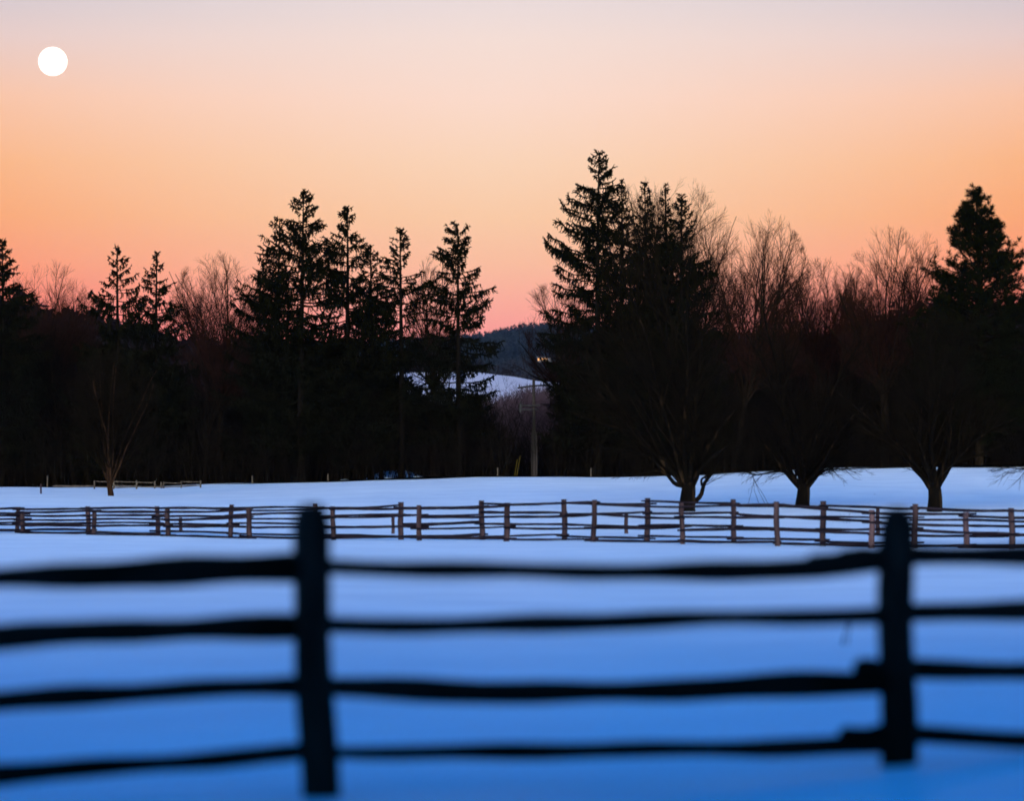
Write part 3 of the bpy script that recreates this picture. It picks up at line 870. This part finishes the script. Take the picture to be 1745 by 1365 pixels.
CON = [
    (4, 212, 408, 62, 1, "dark evergreen cut by the photo's left edge", dict(n_br=210, power=.75, dens=1.2, droop=.2)),
    (201, 211, 420, 74, 2, "drooping spruce with widely spaced hanging boughs, left one of the pair", dict(n_br=115, hang=.7, droop=.5, gap=.25, power=.85, dens=1.1)),
    (267, 213, 428, 58, 3, "narrower drooping spruce, right one of the pair left of the round bare tree", dict(n_br=135, hang=.65, droop=.4, gap=.15, power=.85, dens=1.1)),
    (474, 213, 370, 62, 4, "spruce with long boughs reaching left, at the left end of the spruce cluster", dict(n_br=150, asym=-.35, droop=.25, gap=.18, power=.7)),
    (513, 211, 324, 82, 5, "tallest spruce of the left cluster", dict(n_br=210, power=.68, droop=.3, gap=.12, thin_bot=.3)),
    (590, 212, 350, 76, 6, "second tallest spruce of the left cluster with a feathery tip", dict(n_br=185, power=.72, droop=.3, gap=.15, thin_bot=.3)),
    (632, 214, 418, 52, 7, "shorter spruce on the right shoulder of the left cluster", dict(n_br=150, power=.7, gap=.15)),
    (684, 211, 388, 68, 8, "slim sparse spruce with a pointed tip between the left cluster and the narrow bare tree", dict(n_br=140, power=.75, droop=.2, gap=.16, dens=.95, hang=.4, thin_bot=.4)),
    (782, 211, 396, 57, 9, "flat topped sparse spruce nearest the valley gap", dict(n_br=165, power=.6, droop=.2, gap=.24, dens=1.0, flat_top=True, thin_bot=.3, crown_low=.18)),
    (1020, 211, 257, 84, 10, "tallest spruce in the photo, standing at the right side of the gap", dict(n_br=235, power=.66, droop=.3, gap=.18, asym=-.04)),
    (1058, 213, 303, 50, 12, "spruce with a thin tip just right of the tallest one", dict(n_br=170, power=1.0, gap=.12, dens=1.0)),
    (1100, 212, 308, 60, 13, "dense dark spruce in the middle of the right cluster", dict(n_br=180, power=.9, gap=.1, dens=1.05)),
    (1137, 214, 312, 46, 14, "dense spruce with a slanting tip, third from the right cluster's left", dict(n_br=150, power=1.0, gap=.12, dens=1.0)),
    (1164, 211, 328, 66, 15, "spruce at the right end of the right cluster", dict(n_br=185, power=.75, droop=.3, gap=.15)),
]
for (u, d, ty, hw, sd_, lab, kw) in CON:
    spruce(u, d, ty, hw, sd_, lab, **kw)


def pine_mesh(H, W, seed):
    rng = np.random.default_rng(seed)
    trunk = Tubes(); crown = Tubes()
    t = np.linspace(0, 1, 12)
    trunk.add(np.stack([.1 * np.sin(t * 4), t * 0, -.4 + (H * .97 + .4) * t], -1), .27 * (1 - t)**.8 + .03, 8)
    m = 430
    f = 1 - rng.uniform(0.0, .85, m) ** .72; q = 1 - f
    az_ = rng.uniform(0, 2 * pi, m)
    prof = np.interp(q, [0, .05, .12, .28, .45, .6, .8, 1], [.09, .21, .34, .60, .86, 1.0, .92, .7])
    ln = W * prof * rng.uniform(.68, 1.06, m) * (1 + .07 * np.sin(f * 29 + 1))
    incl = np.interp(q, [0, .15, .5, 1], [1.0, .55, .25, 0]) + rng.normal(0, .14, m)
    d = np.stack([np.cos(az_) * np.cos(incl), np.sin(az_) * np.cos(incl), np.sin(incl)], -1)
    st = np.stack([.1 * np.sin(f * 4), f * 0, f * H * .97], -1)
    P, R = grow(st, d, ln, .015 + ln * .013, np.full(m, .01), 9, .07, .035, rng)
    trunk.add(P, R, 5)
    s, d2, l2, rr = kids(P, R, ln, 9, .30, 1, .75, .33, rng)
    l2 = np.clip(l2, .2, 1.1)
    P2, R2 = grow(s, d2, l2, np.full(len(s), .014), np.full(len(s), .008), 4, .1, .08, rng)
    crown.add(P2, R2, 3)
    kp = rng.random(len(P2)) < np.clip(np.repeat(ln, 9) / 2.6, .18, 1); P2 = P2[kp]
    P = P[rng.random(m) < np.clip(ln / 2.6, .3, 1)]
    # needle tufts: starbursts of needle bundles
    for (PP, t0, per) in ((P2, .25, 5), (P[:, 4:], .2, 6)):
        s, d3, l3, _ = kids(PP, np.ones(PP.shape[:2]), np.ones(len(PP)), per, t0, 1, .5, .2, rng)
        for j in range(7):
            dd = unit(d3 + rng.normal(0, .75, d3.shape) + np.array([0, 0, .15])); e = s + dd * rng.uniform(.16, .34, (len(s), 1))
            mid_ = s + dd * .08
            crown.add(np.stack([s, mid_, e], 1), np.stack([np.full(len(s), .006), np.full(len(s), .016), np.full(len(s), .006)], 1), 3)
    return trunk.data("trunk", M_BARK, True), crown.data("crown", M_PINE)


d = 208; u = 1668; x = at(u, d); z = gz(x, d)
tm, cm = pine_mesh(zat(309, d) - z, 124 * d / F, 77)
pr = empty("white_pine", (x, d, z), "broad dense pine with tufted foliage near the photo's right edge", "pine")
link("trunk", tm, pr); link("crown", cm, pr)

# ------------------------------------------------------------------ the dark wood behind: copies of a few trees
rng = np.random.default_rng(101)
protos_b = []
for i in range(4):
    tm, cm = bare_tree_mesh(12, 0, 7.4, 2.6 + .3 * i, 4.8, .17, 3.5 + .5 * i, 9, 200 + i, spread=.6, dens=.85, twig_r=.009)
    protos_b.append((tm, cm))
protos_c = []
for i in range(3):
    tm, cm = spruce_mesh(12, 2.6 + .3 * i, 300 + i, n_br=120, crown_low=.04, power=.7, dens=1.3, gap=.03, fol_r=.07)
    protos_c.append((tm, cm))
topline = lambda u: ip(u, [-700, -200, 0, 100, 180, 250, 310, 420, 520, 650, 720, 930, 1000, 1100, 1240, 1440, 1500, 1620, 1745, 2500],
                       [520, 528, 532, 548, 566, 585, 618, 625, 600, 610, 690, 690, 620, 590, 630, 626, 600, 568, 552, 540])


def place(kind, u, d, H):
    x = at(u, d); z = gz(x, d)
    tm, cm = (protos_b if kind == 'b' else protos_c)[rng.integers(0, 4 if kind == 'b' else 3)]
    if kind == 'b': root = empty("woodland_tree", (x, d, z), "bare tree standing in the black wood behind the snow", "bare tree", "bare trees in the black wood")
    else: root = empty("woodland_evergreen", (x, d, z), "dark evergreen merging into the black wood behind the snow", "evergreen", "evergreens in the black wood")
    root.rotation_euler[2] = rng.uniform(0, 6.28)
    s = H / 12; sw = s * rng.uniform(.9, 1.2)
    root.scale = (sw, sw, s)
    link("trunk", tm, root); link("crown", cm, root)


ddd = 0
for u in np.arange(-170, 1930, 15.):
    u = u + rng.uniform(-6, 6)
    gap_ = 670 < u < 978
    # evergreens filling the dark
    if not gap_:
        d = rng.uniform(222, 300)
        x = at(u, d); z = gz(x, d); H = zat(topline(u) + rng.uniform(4, 50), d) - z
        if 3 < H < 26: place('c', u, d, H)
for u in np.arange(-170, 1930, 19.):
    u = u + rng.uniform(-8, 8)
    if 690 < u < 965: continue
    d = rng.uniform(212, 240); x = at(u, d); z = gz(x, d); H = zat(topline(u) + rng.uniform(-12, 60), d) - z
    if H > 3: place('b', u, d, H)
for u, t_ in ((705, 650), (722, 660), (748, 655), (766, 645), (792, 660), (812, 668), (826, 690), (842, 715), (858, 725)):      # low bare trees in the gap
    d = rng.uniform(216, 232); x = at(u, d); z = gz(x, d)
    place('b', u, d, zat(t_, d) - z)

# rows of unseen tall evergreens added behind the camera to shade the near snow
for r_, (y0, hh) in enumerate(((-6, 12.0), (-8, 13), (-10, 13.5), (-12, 14))):
    for x in np.arange(-90, 91, 3.2):
        x = x + rng.uniform(-.6, .6); y = y0 + rng.uniform(-.5, .5); H = hh * rng.uniform(.9, 1.1)
        tm, cm = protos_c[rng.integers(0, 3)]
        root = empty("added_shade_evergreen", (x, y, gz(x, 5)), "unseen tall evergreen added behind the camera to shade the near snow", "evergreen", "added evergreens shading the near snow")
        root.rotation_euler[2] = rng.uniform(0, 6.28); s = H / 12; root.scale = (s * 1.8, s * 1.8, s)
        link("trunk", tm, root); link("crown", cm, root)

for u, t_ in ((697, 645), (716, 660), (741, 652), (768, 662), (800, 672)):
    d = rng.uniform(218, 236); place('c', u, d, zat(t_, d) - gz(at(u, d), d))

# undergrowth along the edge of the wood
rng = np.random.default_rng(9)
T = Tubes()
m = 5200
uu = rng.uniform(-160, 1900, m); dd_ = rng.uniform(208, 232, m)
ok = ~((uu > 893) & (uu < 928) & (dd_ < 214)) & ~((uu > 870) & (uu < 893) & (dd_ < 211))
uu = uu[ok]; dd_ = dd_[ok]; m = len(uu)
xx = (uu - CX) / F * dd_
zz = np.array([gz(a, b) for a, b in zip(xx, dd_)])
st = np.stack([xx, dd_, zz - .1], -1); dr = unit(np.stack([rng.normal(0, .22, m), rng.normal(0, .22, m), np.ones(m)], -1))
ln = rng.gamma(3., .75, m) + .5; ln = np.minimum(ln, 6.0)
P, R = grow(st, dr, ln, .008 + ln * .006, np.full(m, .006), 7, .07, .0, rng); T.add(P, R, 3)
s, d2, l2, rr = kids(P, R, ln, 7, .2, 1, .6, .4, rng)
P2, R2 = grow(s, d2, l2, np.full(len(s), .009), np.full(len(s), .005), 4, .1, .03, rng); T.add(P2, R2, 3)
s, d2, l2, rr = kids(P2, R2, l2, 3, .2, 1, .6, .6, rng)
P3, R3 = grow(s, d2, l2, np.full(len(s), .007), np.full(len(s), .005), 3, .1, .03, rng); T.add(P3, R3, 3)
tag(T.build("undergrowth", M_TWIG), "tangle of bare brush along the foot of the black wood", "undergrowth", kind='stuff')


def crowd(name, label, mat, n, region, hgt, wid, seed, per=26, cone=True, ok=None):
    """a mass of far trees as leaf clumps, each clump real size"""
    rng = np.random.default_rng(seed)
    (u0, u1, d0, d1) = region
    u = rng.uniform(u0, u1, n); d = np.sqrt(rng.uniform(d0**2, d1**2, n)); x = (u - CX) / F * d
    if ok is not None:
        k_ = ok(u, d, x); x = x[k_]; d = d[k_]; n = len(x)
    z = far_z(x, d); H = rng.uniform(*hgt, n); W = rng.uniform(*wid, n)
    b = np.stack([x, d, z - .5], -1)
    q = rng.uniform(0, 1, (n, per)) ** .8
    rad = (q ** .8 if cone else np.sqrt(np.maximum(1 - (2 * q - 1)**2, .02)) * .9) * W[:, None] * rng.uniform(.3, 1, (n, per))
    a = rng.uniform(0, 6.28, (n, per))
    c = b[:, None] + np.stack([np.cos(a) * rad, np.sin(a) * rad, (1 - q) * H[:, None]], -1)
    c = c.reshape(-1, 3); sz = np.repeat(H * .16, per)[:, None]
    A = c + rng.normal(0, .6, c.shape) * sz; B = c + rng.normal(0, .6, c.shape) * sz; C_ = c + rng.normal(0, .6, c.shape) * sz
    T = Tubes(); T.tri(A, B, C_)
    P = np.stack([b, b + np.array([0, 0, 1.]) * (H * .9)[:, None]], 1); T.add(P, np.stack([H * .02, H * .004], 1), 3)
    return tag(T.build(name, mat), label, "woods", kind='stuff')


crowd("hill_woods", "dark woods on the hill behind the trees", M_FARB, 3800, (-500, 2300, 300, 480), (4, 7), (1.5, 3), 31, per=40, cone=False,
      ok=lambda u, d, x: ~((u > 650) & (u < 965)))
crowd("far_evergreen_woods", "haze-tinted dark blue evergreen woods on the far hill ridge", M_FAR_HAZE, 9000, (560, 1560, 2900, 4050), (8, 14), (3, 5), 32, per=22,
      ok=lambda u, d, x: (np.abs(x - hx) > 16) | (d > dh + 4))
crowd("far_bare_woods", "dim purple bare woods below the far house", M_FARB, 7000, (620, 1100, 1330, 2900), (5, 10), (3, 5), 33, per=22, cone=False,
      ok=lambda u, d, x: ((np.abs(x - hx) > 16) | (d < dh - 260)))
# purple brush in the valley below the hillside field
rng = np.random.default_rng(12)
T = Tubes(); m = 2600
uu = rng.uniform(640, 985, m); dd_ = rng.uniform(480, 640, m); xx = (uu - CX) / F * dd_; zz = far_z(xx, dd_)
ttop = CAMZ + (HY - (ip(uu, [600, 700, 830, 860, 905, 1000], [690, 690, 682, 678, 664, 655]) + rng.gamma(2, 10, m))) / F * dd_
ln = np.clip(ttop - zz, 1, 14)
st = np.stack([xx, dd_, zz], -1)
P, R = grow(st, unit(np.stack([rng.normal(0, .10, m), rng.normal(0, .1, m), np.ones(m)], -1)), ln, .02 + ln * .007, np.full(m, .015), 8, .03, .02, rng); T.add(P, R, 3)
s, d2, l2, rr = kids(P, R, ln, 12, .3, 1, .5, .26, rng); P2, R2 = grow(s, d2, l2, np.full(len(s), .03), np.full(len(s), .015), 4, .07, .04, rng); T.add(P2, R2, 3)
s, d2, l2, rr = kids(P2, R2, l2, 3, .2, 1, .5, .6, rng); P2, R2 = grow(s, d2, l2, np.full(len(s), .02), np.full(len(s), .012), 3, .07, .04, rng); T.add(P2, R2, 3)
tag(T.build("valley_brush", M_PURP), "purple bare brush in the valley below the snowy hillside", "brush", kind='stuff')
# hedge line along the crest of the hillside field
T = Tubes(); m = 900
uu = rng.uniform(640, 990, m); dd_ = rng.uniform(1297, 1303, m); xx = (uu - CX) / F * dd_; zz = far_z(xx, dd_)
st = np.stack([xx, dd_, zz - .2], -1); ln = rng.uniform(.5, 1.9, m)
P, R = grow(st, unit(np.stack([rng.normal(0, .5, m), rng.normal(0, .3, m), np.ones(m)], -1)), ln, np.full(m, .12), np.full(m, .05), 3, .2, .0, rng); T.add(P, R, 3)
tag(T.build("hedge", M_FARB), "thin dark hedge along the crest of the snowy hillside field", "hedge")

# ------------------------------------------------------------------ small weeds poking out of the snow
rng = np.random.default_rng(71)
weeds = [(1440, 1140, 30, 'c'), (936, 968, 17.3, 'a'), (1046, 968, 17.3, 'a')]
T = Tubes()
for (u, d, h) in ((1442, 30., .36), (1530, 140, .5), (1442, 138, .7), (120, 132, .15), (215, 150, .1), (350, 150, .12), (1650, 140, .12), (1700, 128, .15), (640, 160, .1), (1020, 152, .1), (1490, 170, .12), (1245, 160, .1)):
    for j in range(4):
        x = at(u, d) + rng.normal(0, .05); z = gz(x, d)
        P, R = grow(np.array([[x, d, z - .05]]), unit(np.array([[rng.normal(0, .25), 0, 1.]])), np.array([h * rng.uniform(.6, 1.1)]), np.array([.006]), np.array([.003]), 5, .1, 0, rng); T.add(P, R, 3)
tag(T.build("dead_weeds", M_TWIG), "few dry weed stems poking out of the snow", "weeds", kind='stuff')

# ------------------------------------------------------------------ haze
HAZE = 1.5e-5
if HAZE:
    hb = box("haze", None, None, -2900, 2900, -45, 5150, -63, 420)
    hb.data.materials.clear()
    m = bpy.data.materials.new("haze"); m.use_nodes = True; t = m.node_tree; t.nodes.clear()
    v = t.nodes.new('ShaderNodeVolumePrincipled'); v.inputs['Color'].default_value = (.55, .72, 1, 1); v.inputs['Density'].default_value = HAZE
    o = t.nodes.new('ShaderNodeOutputMaterial'); t.links.new(v.outputs[0], o.inputs['Volume'])
    hb.data.materials.append(m); tag(hb, kind='stuff')
